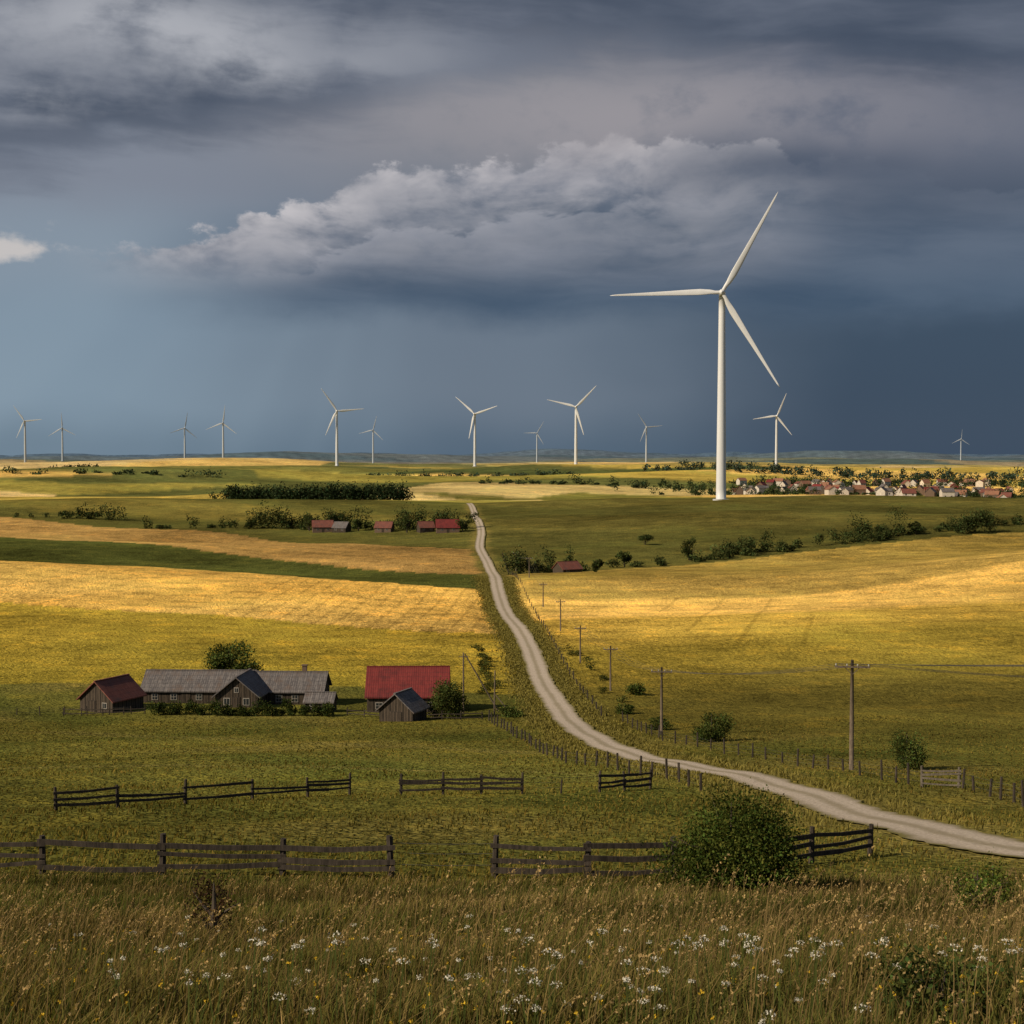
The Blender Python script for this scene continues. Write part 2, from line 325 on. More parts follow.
tram(L&(Y>b_c0)&(Y<b_c1),Y-b_c0+wob,11,1.8,.72); tram(Rr&(Y>300)&(Y<b_r2),Y-X*.15+wob,14,2.0,.76); tram(Rr&(Y>b_r2)&(Y<b_r3),Y-X*.2+wob,15,2.6,.76)
tram(L&(Y>b_c0)&(Y<b_c1)&(X>-75),X-Y*.06,5,.9,.78); tram(Rr&(Y>300)&(Y<b_r2)&(X>40)&(X<75),X-Y*.25,14,1.2,.78)
tram(L&(Y>b_farm)&(Y<b_c0),Y-b_farm+X*.1+wob,9,1.4,.80); tram(L&(Y>b_d1)&(Y<b_e1),Y-b_d1,20,3.5,.78)
tram(Rr&(Y>b_r3)&(Y<1000),Y+X*.4,36,5,.84); tram(L&(Y>b_c1)&(Y<b_d1),Y-b_c1,17,3,.82); tram(Rr&(Y>205)&(Y<300),Y-X*.2+wob,8,1.1,.84)
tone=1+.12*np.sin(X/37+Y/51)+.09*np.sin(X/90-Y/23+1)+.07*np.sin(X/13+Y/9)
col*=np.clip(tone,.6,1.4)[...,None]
k=np.clip(1-(Y-36)/8,0,1)[...,None]*((Y>-50)[...,None]); col=col*(1-k)+np.array((.085,.072,.026))*k
nr,nc=X.shape; idx=np.arange(nr*nc).reshape(nr,nc)
F=np.stack([idx[:-1,:-1],idx[:-1,1:],idx[1:,1:],idx[1:,:-1]],-1).reshape(-1,4)
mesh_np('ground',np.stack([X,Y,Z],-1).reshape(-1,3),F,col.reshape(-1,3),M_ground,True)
# road
ys=np.concatenate([np.arange(-40,260,1.0),np.arange(260,1008,3.0)]); cx=roadx(ys); dxdy=np.gradient(cx,ys); nn=np.sqrt(1+dxdy**2); nx=1/nn; ny=-dxdy/nn
offs=np.linspace(-1,1,9)
vx=[];vy=[];uu=[]
for j,o in enumerate(offs):
    jit=np.zeros(len(ys)) if abs(o)<1 else rng.normal(0,.15,len(ys))
    ww=2.1*(1+.0001*ys)
    vx.append(cx+nx*(o*ww+jit)); vy.append(ys+ny*(o*ww+jit)); uu.append(np.full(len(ys),o))
vx=np.array(vx).T; vy=np.array(vy).T; uu=np.array(uu).T
vz=H(vx,vy)+.05+.00055*np.abs(vy)
nr,nc=vx.shape; idx=np.arange(nr*nc).reshape(nr,nc); F=np.stack([idx[:-1,:-1],idx[:-1,1:],idx[1:,1:],idx[1:,:-1]],-1).reshape(-1,4)
ro=mesh_np('gravel_road',np.stack([vx,vy,vz],-1).reshape(-1,3),F,None,M_road,True)
a=ro.data.attributes.new('U','FLOAT_COLOR','POINT'); cc=np.zeros((nr*nc,4),np.float32); cc[:,0]=uu.ravel(); cc[:,3]=1; a.data.foreach_set('color',cc.ravel())

# ------------------------------------------------------------------ mesh builder
class MB:
    def __init__(s): s.v=[];s.f=[];s.m=[]
    def q(s,pts,m=0):
        b=len(s.v); s.v+= [tuple(p) for p in pts]; s.f.append(tuple(range(b,b+len(pts)))); s.m.append(m)
    def box(s,c,d,m=0,rz=0):
        x,y,z=[k/2 for k in d]; M=Matrix.Rotation(rz,3,'Z'); c=Vector(c)
        s.hexa([c+M@Vector((i*x,j*y,k*z)) for k in(-1,1) for (i,j) in((-1,-1),(1,-1),(1,1),(-1,1))],m)
    def hexa(s,P,m=0):
        b=len(s.v); s.v+=[tuple(p) for p in P]
        for f in((3,2,1,0),(4,5,6,7),(0,1,5,4),(1,2,6,5),(2,3,7,6),(3,0,4,7)): s.f.append(tuple(b+i for i in f)); s.m.append(m)
    def beam(s,p,q,w,h,m=0):
        p=Vector(p);q=Vector(q); d=(q-p).normalized(); up=Vector((0,0,1)) if abs(d.z)<.9 else Vector((0,1,0)); sd=d.cross(up).normalized()*w/2; u=sd.cross(d).normalized()*h/2
        s.hexa([p-sd-u,p+sd-u,q+sd-u,q-sd-u,p-sd+u,p+sd+u,q+sd+u,q-sd+u],m)
    def tube(s,pts,rad,n=8,m=0,cap=True):
        pts=[Vector(p) for p in pts]; rings=[]
        for i,p in enumerate(pts):
            d=(pts[min(i+1,len(pts)-1)]-pts[max(i-1,0)]).normalized(); up=Vector((0,0,1)) if abs(d.z)<.9 else Vector((0,1,0))
            a=d.cross(up).normalized(); b_=a.cross(d).normalized(); b=len(s.v)
            for k in range(n):
                th=2*math.pi*k/n; s.v.append(tuple(p+(a*math.cos(th)+b_*math.sin(th))*rad[i]))
            rings.append(b)
        for i in range(len(rings)-1):
            for k in range(n): s.f.append((rings[i]+k,rings[i]+(k+1)%n,rings[i+1]+(k+1)%n,rings[i+1]+k)); s.m.append(m)
        if cap: s.f.append(tuple(rings[0]+k for k in range(n))); s.m.append(m); s.f.append(tuple(rings[-1]+k for k in range(n-1,-1,-1))); s.m.append(m)
    def mesh(s,name,mats,smooth=False):
        me=bpy.data.meshes.new(name); me.from_pydata(s.v,[],s.f)
        for m in mats: me.materials.append(m)
        me.polygons.foreach_set('material_index',s.m)
        if smooth: me.polygons.foreach_set('use_smooth',[True]*len(s.f))
        me.update(); return me
    def obj(s,name,mats,loc=(0,0,0),rz=0,parent=None,smooth=False):
        ob=bpy.data.objects.new(name,s.mesh(name,mats,smooth)); ob.location=loc; ob.rotation_euler=(0,0,rz); sc.collection.objects.link(ob)
        if parent: ob.parent=parent
        return ob
def empty(name,loc=(0,0,0),rz=0):
    e=bpy.data.objects.new(name,None); e.location=loc; e.rotation_euler=(0,0,rz); e.empty_display_size=.5; sc.collection.objects.link(e); return e

# ------------------------------------------------------------------ wind turbines
def turbine(x,y,ztop,bl,ang0,yaw,rb,rt,k=1.0,M=None):
    M=M or M_turb
    z=h1(x,y); hub=ztop-z; root=empty('wind_turbine',(x,y,z),yaw)
    b=MB(); n=14; b.tube([(0,0,-3+i*(hub-1.5*k+3)/n) for i in range(n+1)],[rb+(rt-rb)*(i/n) for i in range(n+1)],28)
    b.tube([(0,0,-.5),(0,0,.6)],[rb*1.6,rb*1.6],24)
    b.obj('tower',[M],parent=root,smooth=True)
    b=MB()
    b.tube([(0,-3.2*k,hub),(0,-2.6*k,hub),(0,-1*k,hub),(0,4*k,hub+.1),(0,7.5*k,hub+.3),(0,8.3*k,hub+.3)],[1.3*k,2.0*k,2.3*k,2.3*k,1.9*k,1.2*k],16)
    b.obj('nacelle',[M],parent=root,smooth=True)
    b=MB(); b.tube([(0,-7*k,hub),(0,-6.6*k,hub),(0,-5.6*k,hub),(0,-4.2*k,hub),(0,-3.1*k,hub)],[.3*k,1.2*k,2.0*k,2.3*k,2.1*k],18)
    b.obj('hub',[M],parent=root,smooth=True)
    for i in range(3):
        a=R(ang0+120*i); b=MB(); N=22
        for j in range(N+1):
            s=j/N; r=1.2*k+s*(bl-1.2*k)
            if s<.05: ch=2.6*k; th=2.4*k
            else:
                q=(s-.05)/.95
                ch=k*np.interp(q,[0,.06,.14,.25,.45,.7,.9,.97,1],[2.8,3.8,4.7,4.3,3.2,2.1,1.3,.9,.15]); th=k*np.interp(q,[0,.08,.15,.5,1],[2.3,1.8,1.3,.6,.1])
            tw=R(np.interp(s,[0,.15,1],[24,18,2])); bend=-1.2*k*(s**2)*2
            for kx in range(12):
                f=2*math.pi*kx/12; px=math.cos(f)*ch/2+ch*.16*(1 if s>.06 else 0); py=math.sin(f)*th/2*(1-.45*math.cos(f+math.pi) if s>.06 else 1)
                qx=px*math.cos(tw)-py*math.sin(tw); qy=px*math.sin(tw)+py*math.cos(tw)
                b.v.append((r*math.cos(a)+qx*math.sin(a),-4.6*k+qy+bend,hub+r*math.sin(a)-qx*math.cos(a)))
        for j in range(N):
            for kx in range(12): b.f.append((j*12+kx,j*12+(kx+1)%12,(j+1)*12+(kx+1)%12,(j+1)*12+kx)); b.m.append(0)
        b.f.append(tuple(N*12+kx for kx in range(12))); b.m.append(0)
        b.obj('blade_%d'%(i+1),[M],parent=root,smooth=True)
    return root
turbine(147,1000,118.5,78,61,R(-8),3.6,2.2,1.0)
FT=[(-1160,3392,125,-5),(-1305,4133,92,5),(-950,4133,80,20),(-725,3574,82,0),(-332,2699,5,10),(-430,4408,75,0),(-75,2875,18,-15),(86,4898,60,0),(112,2495,46,-5),(378,4007,5,10),(558,3005,68,0),(1986,6298,85,0)]
for (x_,y_,a0,yw) in FT: turbine(x_,y_,93+EYE,52 if y_<3100 else 46,a0,R(yw),3.0,1.9,.95 if y_<3100 else .8,M_turb if y_<3100 else M_turb2)

# ------------------------------------------------------------------ foliage
def quads(P,size,colr):
    n=len(P); a=rng.normal(size=(n,3)); a/=np.linalg.norm(a,axis=1)[:,None]; b=np.cross(a,rng.normal(size=(n,3))); b/=np.linalg.norm(b,axis=1)[:,None]
    s=(np.asarray(size)*rng.uniform(.6,1.3,n))[:,None]
    a=a*s*.5; b=b*s*.32
    V=np.stack([P-a,P+b,P+a,P-b],1).reshape(-1,3); F=np.arange(n*4).reshape(n,4)
    return V,F,np.repeat(colr,4,0)
def crown(c,rad,n,lobes=9,seed=0,base=(.05,.075,.02),lob=.42):
    r=np.random.default_rng(seed); c=np.array(c); rad=np.array(rad)
    lc=r.normal(size=(lobes,3)); lc/=np.linalg.norm(lc,axis=1)[:,None]; lc*=r.uniform(.25,.75,(lobes,1)); lr=r.uniform(lob*.6,lob*1.25,lobes)
    w_=lr**2; w_/=w_.sum(); li=r.choice(lobes,n,p=w_)
    d=r.normal(size=(n,3)); d/=np.linalg.norm(d,axis=1)[:,None]
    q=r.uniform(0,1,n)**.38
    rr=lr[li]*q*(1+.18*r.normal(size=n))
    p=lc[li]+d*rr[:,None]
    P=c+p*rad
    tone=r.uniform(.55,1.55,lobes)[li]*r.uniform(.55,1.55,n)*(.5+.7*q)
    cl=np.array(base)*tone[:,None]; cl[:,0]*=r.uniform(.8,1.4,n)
    return P,cl
def tree(name,x,y,h,wd,n,leaf,seed,base=(.05,.072,.018),trunk=.25,lobes=11):
    z=h1(x,y); root=empty(name,(x,y,z)); bushy=trunk<.09
    if bushy:
        cz=h*.36; hh=h*.66
        P,cl=crown((0,0,cz),(wd/2*1.08,wd/2*1.08,hh),n,lobes+6,seed,base,.42)
        lo=P[:,2]<.03; P[lo,2]=rng.uniform(.02,h*.4,lo.sum())
    else:
        hh=h*(1-trunk)/2*1.08; cz=h*trunk+(h*(1-trunk))/2
        P,cl=crown((0,0,cz),(wd/2*1.05,wd/2*1.05,hh),n,lobes,seed,base)
        P[:,2]=np.maximum(P[:,2],rng.uniform(.02,.35,len(P))*min(1,h*.3))
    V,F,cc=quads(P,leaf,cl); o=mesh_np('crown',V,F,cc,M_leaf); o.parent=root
    b=MB(); rr=random.Random(seed); tr=h*.028+.03
    if bushy: tr*=.6
    b.tube([(0,0,-.3),(rr.uniform(-.1,.1)*tr,0,h*.2),(rr.uniform(-1,1)*tr,rr.uniform(-1,1)*tr,h*.5),(0,0,h*.85)],[tr*1.3,tr,tr*.65,tr*.15],8)
    for i in range(9):
        th=rr.uniform(0,6.28); z0=h*rr.uniform(.05,.4); l=wd*.4*rr.uniform(.6,1)
        b.tube([(0,0,z0),(math.cos(th)*l*.5,math.sin(th)*l*.5,z0+h*.14),(math.cos(th)*l,math.sin(th)*l,z0+h*rr.uniform(.2,.4))],[tr*.5,tr*.3,tr*.08],5)
    b.obj('trunk',[M_bark],parent=root)
    return root
tree('bush',5.6,36,2.65,4.0,34000,.085,11,(.055,.080,.017),.04,26)
tree('bush',23.0,163,3.8,4.6,5000,.22,12,(.05,.07,.018),.05)
tree('bush',33.8,121,3.6,3.7,5000,.17,13,(.06,.085,.022),.08)
tree('bush',20.5,235,2.2,4.2,1500,.3,14,trunk=.05)
tree('bush',16.5,208,1.6,3.4,1200,.25,15,trunk=.03); tree('bush',19.2,185,1.7,4,1200,.25,16,trunk=.03)
tree('apple_tree',-48,240,8.8,11.5,7500,.42,17,(.055,.075,.02),.15,14)
tree('apple_tree',-9.4,203,6.4,6.2,7000,.30,18,(.045,.06,.017),.08)
tree('bush',-27,206,2.2,3,900,.3,19,trunk=.05); tree('bush',0.2,204,1.8,5,1200,.28,20,trunk=.02)
def hedge(name,pts,step,h,wd,n,leaf,seed,base=(.035,.05,.016),gap=0,jit=1.5,var=(.5,.7,.85,1,1,1.25)):
    r=random.Random(seed); Ps=[];Cs=[]
    for (x0,y0),(x1,y1) in zip(pts[:-1],pts[1:]):
        L_=math.hypot(x1-x0,y1-y0); k=max(1,int(L_/step))
        for i in range(k):
            if r.random()<gap: continue
            f=(i+r.random())/k; x=x0+(x1-x0)*f+r.uniform(-jit,jit); y=y0+(y1-y0)*f+r.uniform(-jit,jit)
            vr=r.choice(var); hh=h*vr; ww=wd*r.uniform(.7,1.3)*(.6+.4*vr)
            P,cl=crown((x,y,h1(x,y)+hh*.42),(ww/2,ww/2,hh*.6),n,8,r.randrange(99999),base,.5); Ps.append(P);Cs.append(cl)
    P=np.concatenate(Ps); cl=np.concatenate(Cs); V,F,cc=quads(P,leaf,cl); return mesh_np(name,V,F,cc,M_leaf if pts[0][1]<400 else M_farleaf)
VAR=(.3,.45,.6,.8,1,1.3,1.6)
hedge('garden_hedge',[(-52.5,206),(-26.5,205)],1.1,2.3,2.8,500,.26,1,(.028,.042,.012),jit=.4)
hedge('roadside_hedge',[(-3.5,235),(-5,262),(-6,300)],3,1.6,3,200,.3,2,(.06,.07,.018),.3)
hedge('roadside_hedge',[(18,215),(15,262),(13,300)],5,1.3,2.6,160,.3,21,(.06,.07,.018),.3)
hedge('hedgerow',[(-2,508),(12,520),(28,530)],2.6,7.5,7,330,.75,3,var=VAR)
hedge('hedgerow',[(36,548),(60,560),(95,590),(130,615),(165,640),(215,675),(290,720)],3.6,5.5,8,300,.75,4,gap=.28,jit=4,var=VAR)
hedge('tree_belt',[(152,640),(178,655)],5,11,11,560,.8,5); hedge('tree_belt',[(204,655),(224,660)],4,14,13,700,.8,6)
hedge('tree_belt',[(88,595),(112,605)],4,9,9,400,.8,61)
hedge('tree_belt',[(-210,812),(-145,803)],4.5,8.5,10,240,1.0,7,gap=.25,jit=5,var=VAR); hedge('tree_belt',[(-145,805),(-85,790)],2.2,13,12,320,1.0,8,gap=.05,jit=6)
hedge('tree_belt',[(-275,868),(-236,862)],4,11,11,240,1.1,9); hedge('tree_belt',[(-330,880),(-278,872)],9,3,6,80,1.0,91,gap=.3)
hedge('tree_belt',[(-60,772),(-24,764)],2.0,13,10,320,.9,10,jit=4); hedge('tree_belt',[(-90,785),(-56,775)],3.2,6,9,190,.9,101,gap=.1,jit=4)
hedge('woodland',[(-226,1125),(-86,1085)],.8,13,15,150,1.7,11,(.020,.034,.015),jit=9,var=(.8,.9,1,1.1,1.2))
hedge('woodland',[(-90,1095),(-76,1090)],5,8,9,90,1.3,111,(.022,.036,.015),jit=3)
hedge('tree_belt',[(-40,1500),(70,1480),(180,1420)],5,8,14,90,1.9,12,(.025,.04,.018),gap=.35,jit=12,var=VAR)
hedge('tree_belt',[(-780,2400),(-690,2420)],5,16,20,80,3.2,13,(.02,.035,.02),jit=8)
hedge('tree_belt',[(200,2000),(560,1950),(860,1900)],5,13,22,80,3.0,15,(.03,.05,.035),gap=.2,jit=30)
hedge('tree_belt',[(-200,1900),(80,1960)],7,9,22,60,2.8,151,(.03,.05,.03),gap=.3,jit=10)
hedge('tree_belt',[(-560,1580),(-330,1600)],9,7,18,60,2.6,152,(.03,.05,.024),gap=.4,jit=12,var=VAR)
hedge('village_trees',[(190,1400),(520,1320)],1.1,8,10,110,1.5,17,(.028,.046,.018),jit=95,var=VAR)
hedge('village_trees',[(180,1190),(330,1165),(410,1190)],2.6,5.5,8,110,1.2,18,(.03,.048,.018),gap=.2,jit=22,var=VAR)
hedge('village_trees',[(300,1640),(620,1600)],2.0,12,16,90,1.9,19,(.025,.042,.02),jit=50)
for i,(x,y,h,wd) in enumerate([(186,655,7,8),(44,555,7,7),(-112,785,10,9),(-56,757,10,8),(60,640,5,8),(-26,748,8,8),(-84,777,8,8),(72,575,9,8),(30,505,6,5)]): tree('tree',x,y,h,wd,900,.75,40+i,(.035,.05,.016),.1,9)

# ------------------------------------------------------------------ houses
def house(name,x,y,L_,W_,h,rh,rz,wall,roof,over=.45,wins=(),door=None,chim=False):
    root=empty(name,(x,y,h1(x,y)),rz); a,b_=L_/2,W_/2
    b=MB(); z0=-1.2
    b.q([(-a,-b_,z0),(a,-b_,z0),(a,-b_,h),(-a,-b_,h)]); b.q([(a,b_,z0),(-a,b_,z0),(-a,b_,h),(a,b_,h)])
    b.q([(a,-b_,z0),(a,b_,z0),(a,b_,h),(a,0,h+rh),(a,-b_,h)]); b.q([(-a,b_,z0),(-a,-b_,z0),(-a,-b_,h),(-a,0,h+rh),(-a,b_,h)])
    b.obj('walls',[wall],parent=root)
    b=MB(); sl=rh/b_; th=.18
    for s in(-1,1):
        e=(b_+over)*s; ze=h-over*sl+.06; zr=h+rh+.06
        P=[(-a-over,e,ze),(a+over,e,ze),(a+over,0,zr),(-a-over,0,zr)]
        b.hexa(P+[(p[0],p[1],p[2]+th) for p in P])
    b.box((0,0,h+rh+.06+th),(2*(a+over)+.05,.35,.12))
    b.obj('roof',[roof],parent=root)
    b=MB()
    for (side,u,zc,ww,hh) in wins:
        if side in 'fb':
            s=-1 if side=='f' else 1
            b.box((u,s*(b_+.02),zc),(ww+.22,.10,hh+.22),0); b.box((u,s*(b_+.05),zc),(ww,.08,hh),1); b.box((u,s*(b_+.07),zc),(.06,.08,hh),0); b.box((u,s*(b_+.07),zc),(ww,.078,.06),0)
        else:
            s=-1 if side=='l' else 1
            b.box((s*(a+.02),u,zc),(.10,ww+.22,hh+.22),0); b.box((s*(a+.05),u,zc),(.08,ww,hh),1); b.box((s*(a+.07),u,zc),(.08,.06,hh),0)
    if wins: b.obj('windows',[M_frame,M_glass],parent=root)
    if door:
        b=MB(); side,u,ww,hh=door
        if side=='f': b.box((u,-b_-.03,hh/2),(ww+.25,.1,hh+.12),0); b.box((u,-b_-.06,hh/2-.05),(ww,.1,hh),1)
        else:
            s=-1 if side=='l' else 1; b.box((s*(a+.03),u,hh/2),(.1,ww+.25,hh+.12),0); b.box((s*(a+.06),u,hh/2-.05),(.1,ww,hh),1)
        b.obj('door',[M_wood,M_plank],parent=root)
    if chim:
        b=MB(); b.box((a*.4,.6,h+rh+.2),(.7,.7,1.8)); b.box((a*.4,.6,h+rh+1.15),(.9,.9,.14)); b.obj('chimney',[M_brick],parent=root)
    return root
house('red_roof_barn',-15.8,216,12.0,8,2.7,3.7,R(1),M_plank,M_roofred,.35,[('f',-4.2,1.3,.9,.8),('f',-2,1.3,.9,.8),('f',3.8,1.3,.9,.8),('f',5,1.3,.5,.8),('r',0,3.2,.8,.8)],('f',.9,2.2,2.1))
house('long_wooden_barn',-49.6,226,17,7,2.2,2.5,R(-2),M_plank,M_roofgrey,.4,[('f',u,1.2,.8,.8) for u in(-6.5,-3.5,.5)],('f',-1.6,1.3,1.9))
house('wooden_farmhouse',-35.2,224,11.5,7,2.3,2.4,R(-2),M_plank,M_roofgrey,.4,[('f',u,1.2,.8,.9) for u in(-1,1.5,4)],('f',2.8,1,1.9),chim=True)
house('wooden_cottage',-41.7,219.5,8,6.6,2.1,2.7,R(86),M_plank,M_roofgrey,.45,[('l',-1.5,1.25,.8,.9),('l',1.5,1.25,.8,.9),('l',0,3,.5,.6)],('l',0,.9,1.9))
house('wooden_shed',-60.8,215,7.0,6.2,2.0,2.6,R(65),M_plank,M_rooftile,.4,[('l',-1.6,1.2,.7,.7)],('l',.8,1.3,1.8))
house('wooden_shed',-15.4,200,4.6,5.2,1.8,2.2,R(68),M_plank,M_roofgrey,.4,(),('l',0,1.6,1.6))
house('small_wooden_shed',-28.8,213,4.2,3.2,1.6,1.1,R(-4),M_plank,M_roofgrey,.25,[('f',-1,1.0,.5,.5)],('f',.9,.9,1.5))
for (x,y,l,wd,h,rh,rz,ro_,wa) in [(-104,780,11,8,2.8,3.4,10,M_rooftile,M_brick),(-93,776,8,7,2.4,3,-20,M_roofgrey,M_plank),(-34,750,12,8,2.6,4,5,M_roofred,M_brick),(-46,756,8,7,2.4,3,20,M_rooftile,M_plank),(-69,768,9,7,2.4,3,-10,M_rooftile,M_brick)]:
    house('cottage',x,y,l,wd,h,rh,R(rz),wa,ro_,.4,[('f',-l*.25,1.6,1,1.1),('f',l*.25,1.6,1,1.1)],('f',0,1,2))
house('stone_barn',20,512,8,7,2.0,2.4,R(30),M_plank,M_rooftile,.4,[('f',-2,1.3,.9,.9)],('f',1.5,1.6,1.9))
rv=random.Random(5); placed=[]; tries=0
while len(placed)<110 and tries<8000:
    tries+=1; y=rv.uniform(1130,1620); u_=rv.uniform(.155,.35); x=u_*y
    if y<1200 and u_<.22: continue
    if math.sin(x/23.0)+math.sin(y/31.0)<-.7: continue
    if any(math.hypot(x-a,y-b)<13 for a,b in placed): continue
    placed.append((x,y)); l=rv.uniform(6.5,12); wd=rv.uniform(6,8.5)
    house('village_house',x,y,l,wd,rv.uniform(2.6,5.8),rv.uniform(2.2,3.8),R(rv.choice([0,25,80,95,-30,60,120])),rv.choice([M_plaster]*4+[M_brick,M_brick]),rv.choice([M_rooftile,M_rooftile,M_roofclay,M_roofclay,M_roofred,M_roofgrey,M_roofgrey]),.4,[('f',-l*.25,1.8,1.1,1.2),('f',l*.25,1.8,1.1,1.2)])

# ------------------------------------------------------------------ fences
def rail_fence(name,pts,ph,rails,pw=.15,rw=.05,rhh=.14,seed=0,miss=0,m=None):
    r=random.Random(seed); b=MB(); tops=[]
    for i,(x,y) in enumerate(pts):
        z=h1(x,y); hh=ph*r.uniform(.93,1.1); tl=(r.uniform(-.07,.07),r.uniform(-.05,.05))
        b.tube([(x,y,z-.4),(x+tl[0]*.5,y+tl[1]*.5,z+hh*.5),(x+tl[0],y+tl[1],z+hh)],[pw*.58,pw*.52,pw*.45],7); tops.append((x,y,z))
    for (p,q) in zip(tops[:-1],tops[1:]):
        for rr in rails:
            if r.random()<miss: continue
            j=.11; z0=rr+r.uniform(-j,j); z1=rr+r.uniform(-j,j); o=-pw*.5-.02
            e=Vector((q[0]-p[0],q[1]-p[1],0)).normalized()*.12
            mid=((p[0]+q[0])/2,(p[1]+q[1])/2+o,(p[2]+q[2]+z0+z1)/2-r.uniform(0,.07))
            b.beam((p[0]-e.x,p[1]+o-e.y,p[2]+z0),mid,rw,rhh*r.uniform(.7,1.1)); b.beam(mid,(q[0]+e.x,q[1]+o+e.y,q[2]+z1),rw,rhh*r.uniform(.7,1.1))
    return b.obj(name,[m or M_wood])
rail_fence('wooden_fence',[(-17.7,42.4),(-14.1,42.3),(-10.5,42.3),(-6.95,42.6),(-3.62,42.3)],1.2,(.30,.60,.94),.19,.05,.16,seed=1,miss=.2)
rail_fence('wooden_fence',[(-.53,42.5),(2.25,42.2),(4.9,42.6),(7.6,44.5)],1.2,(.30,.62,.94),.19,.05,.16,seed=2)
rail_fence('wooden_fence',[(7.6,44.6),(10.3,48.5),(13.1,51.6)],1.25,(.32,.62,.94),.19,.05,.16,seed=3)
rail_fence('wooden_fence',[(-25.2,78),(-22.2,79.5),(-19.0,82),(-16,87),(-13.3,92),(-11,95.5)],1.35,(.4,.72,1.08),.18,.06,.16,seed=4,miss=.25)
rail_fence('wooden_fence',[(-7.2,91.5),(-4.5,92),(-2,92.5),(.65,93)],1.35,(.4,.72,1.08),.18,.06,.17,seed=5)
rail_fence('wooden_fence',[(5.9,95),(7.7,96.5),(9.6,98)],1.35,(.4,.72,1.08),.18,.06,.17,seed=6)
rail_fence('farm_gate',[(28.2,97),(30.4,96)],1.5,(.3,.6,.9,1.25),.2,seed=7,m=M_gate)
def wire_fence(name,pts,sp,ph,seed,wires=(.4,.75,1.05),pr=.06):
    r=random.Random(seed); b=MB(); P=[]
    for (x0,y0),(x1,y1) in zip(pts[:-1],pts[1:]):
        k=max(1,int(math.hypot(x1-x0,y1-y0)/sp))
        for i in range(k):
            f=i/k; P.append((x0+(x1-x0)*f+r.uniform(-.1,.1),y0+(y1-y0)*f+r.uniform(-.5,.5)))
    P.append(pts[-1]); T=[]
    for (x,y) in P:
        z=h1(x,y); hh=ph*r.uniform(.75,1.15); lx=r.uniform(-.13,.13); b.tube([(x,y,z-.4),(x+lx,y,z+hh)],[pr*1.1,pr],6,0); T.append((x,y,z))
    for p,q in zip(T[:-1],T[1:]):
        for wz in wires: b.tube([(p[0],p[1],p[2]+wz),((p[0]+q[0])/2,(p[1]+q[1])/2,(p[2]+q[2])/2+wz-.03),(q[0],q[1],q[2]+wz)],[.008]*3,4,1,False)
    return b.obj(name,[M_wood,M_wire])
wire_fence('wire_fence',[(-3.62,42.3),(-.53,42.5)],3.5,1.1,11)
wire_fence('wire_fence',[(.65,93),(3.2,94),(5.9,95)],2.2,1.1,12)
wire_fence('wire_fence',[(-3.2,197),(1.5,165),(5.2,134),(9.0,119),(12.2,103),(13.0,97)],2.9,1.45,13,pr=.09)
wire_fence('wire_fence',[(15.5,196),(17.8,166),(22,146),(25.7,127),(28.2,108),(28.2,97)],3.6,1.4,14,pr=.085)
wire_fence('wire_fence',[(30.4,96),(30.0,84),(27.5,72),(27.0,60),(31,45)],2.8,1.4,15,pr=.085)
wire_fence('wire_fence',[(13,205),(12,235),(10.5,270),(8.5,320),(6.2,380),(3,440),(-1,520),(-4,600)],7,1.4,16,pr=.10)
wire_fence('wire_fence',[(-80,207),(-66,209),(-56,208)],3,1.2,17,pr=.08)
rail_fence('farmyard_fence',[(-66,208),(-63.2,207.6),(-60,207.4),(-57,207.6),(-54,208)],1.2,(.4,.9),.14,seed=18)
rail_fence('farmyard_fence',[(-24,206),(-21.4,205),(-18.8,204)],1.2,(.4,.9),.14,seed=19)
rail_fence('farmyard_fence',[(-12.4,199),(-9.8,198.5),(-7.2,198.5),(-4.2,199)],1.2,(.4,.9),.14,seed=20)

# ------------------------------------------------------------------ utility poles
def upole(x,y,h,arm=2.2,rz=0,r=.14):
    z=h1(x,y); root=empty('utility_pole',(x,y,z),rz); b=MB()
    b.tube([(0,0,-.6),(0,0,h*.5),(0,0,h)],[r*1.15,r,r*.75],10); b.obj('pole',[M_pole],parent=root,smooth=True)
    b=MB(); b.beam((-arm/2,-.18,h-.55),(arm/2,-.18,h-.55),.13,.16); b.beam((-.6,-.13,h-.6),(0,-.13,h-1.2),.05,.05); b.beam((.6,-.13,h-.6),(0,-.13,h-1.2),.05,.05); b.obj('crossarm',[M_pole],parent=root)
    b=MB(); tips=[]
    for o in(-arm*.46,-arm*.15,arm*.15,arm*.46):
        b.tube([(o,-.18,h-.5),(o,-.18,h-.42),(o,-.18,h-.36),(o,-.18,h-.28)],[.03,.06,.06,.03],8); tips.append(Matrix.Translation((x,y,z))@Matrix.Rotation(rz,4,'Z')@Vector((o,-.18,h-.3)))
    b.obj('insulators',[M_insul],parent=root); return tips
TP=[upole(*a) for a in [(62,60,9.5,2.4,R(-30),.15),(28.6,119,9.3,2.9,R(-10),.17),(18.4,174,8.4,2.6,R(-5),.16),(16.7,240,7.6,2.4,0,.15),(13.4,278,7.4,2.2,0,.15),(11.3,330,7.4,2.2,0,.15),(8.6,392,7.4,2.2,0,.15),(5.6,462,7.4,2.2,0,.15),(1.5,540,7.4,2,0,.14)]]
b=MB()
for A,B_ in zip(TP[:-1],TP[1:]):
    for p,q in zip(A,B_):
        sg=.012*(q-p).length; b.tube([p.lerp(q,i/10)-Vector((0,0,sg*4*(i/10)*(1-i/10))) for i in range(11)],[.014]*11,4,0,False)
q0=TP[1]; far_=[Vector((95,128,h1(95,128)+8.2+.1*i)) for i in range(4)]
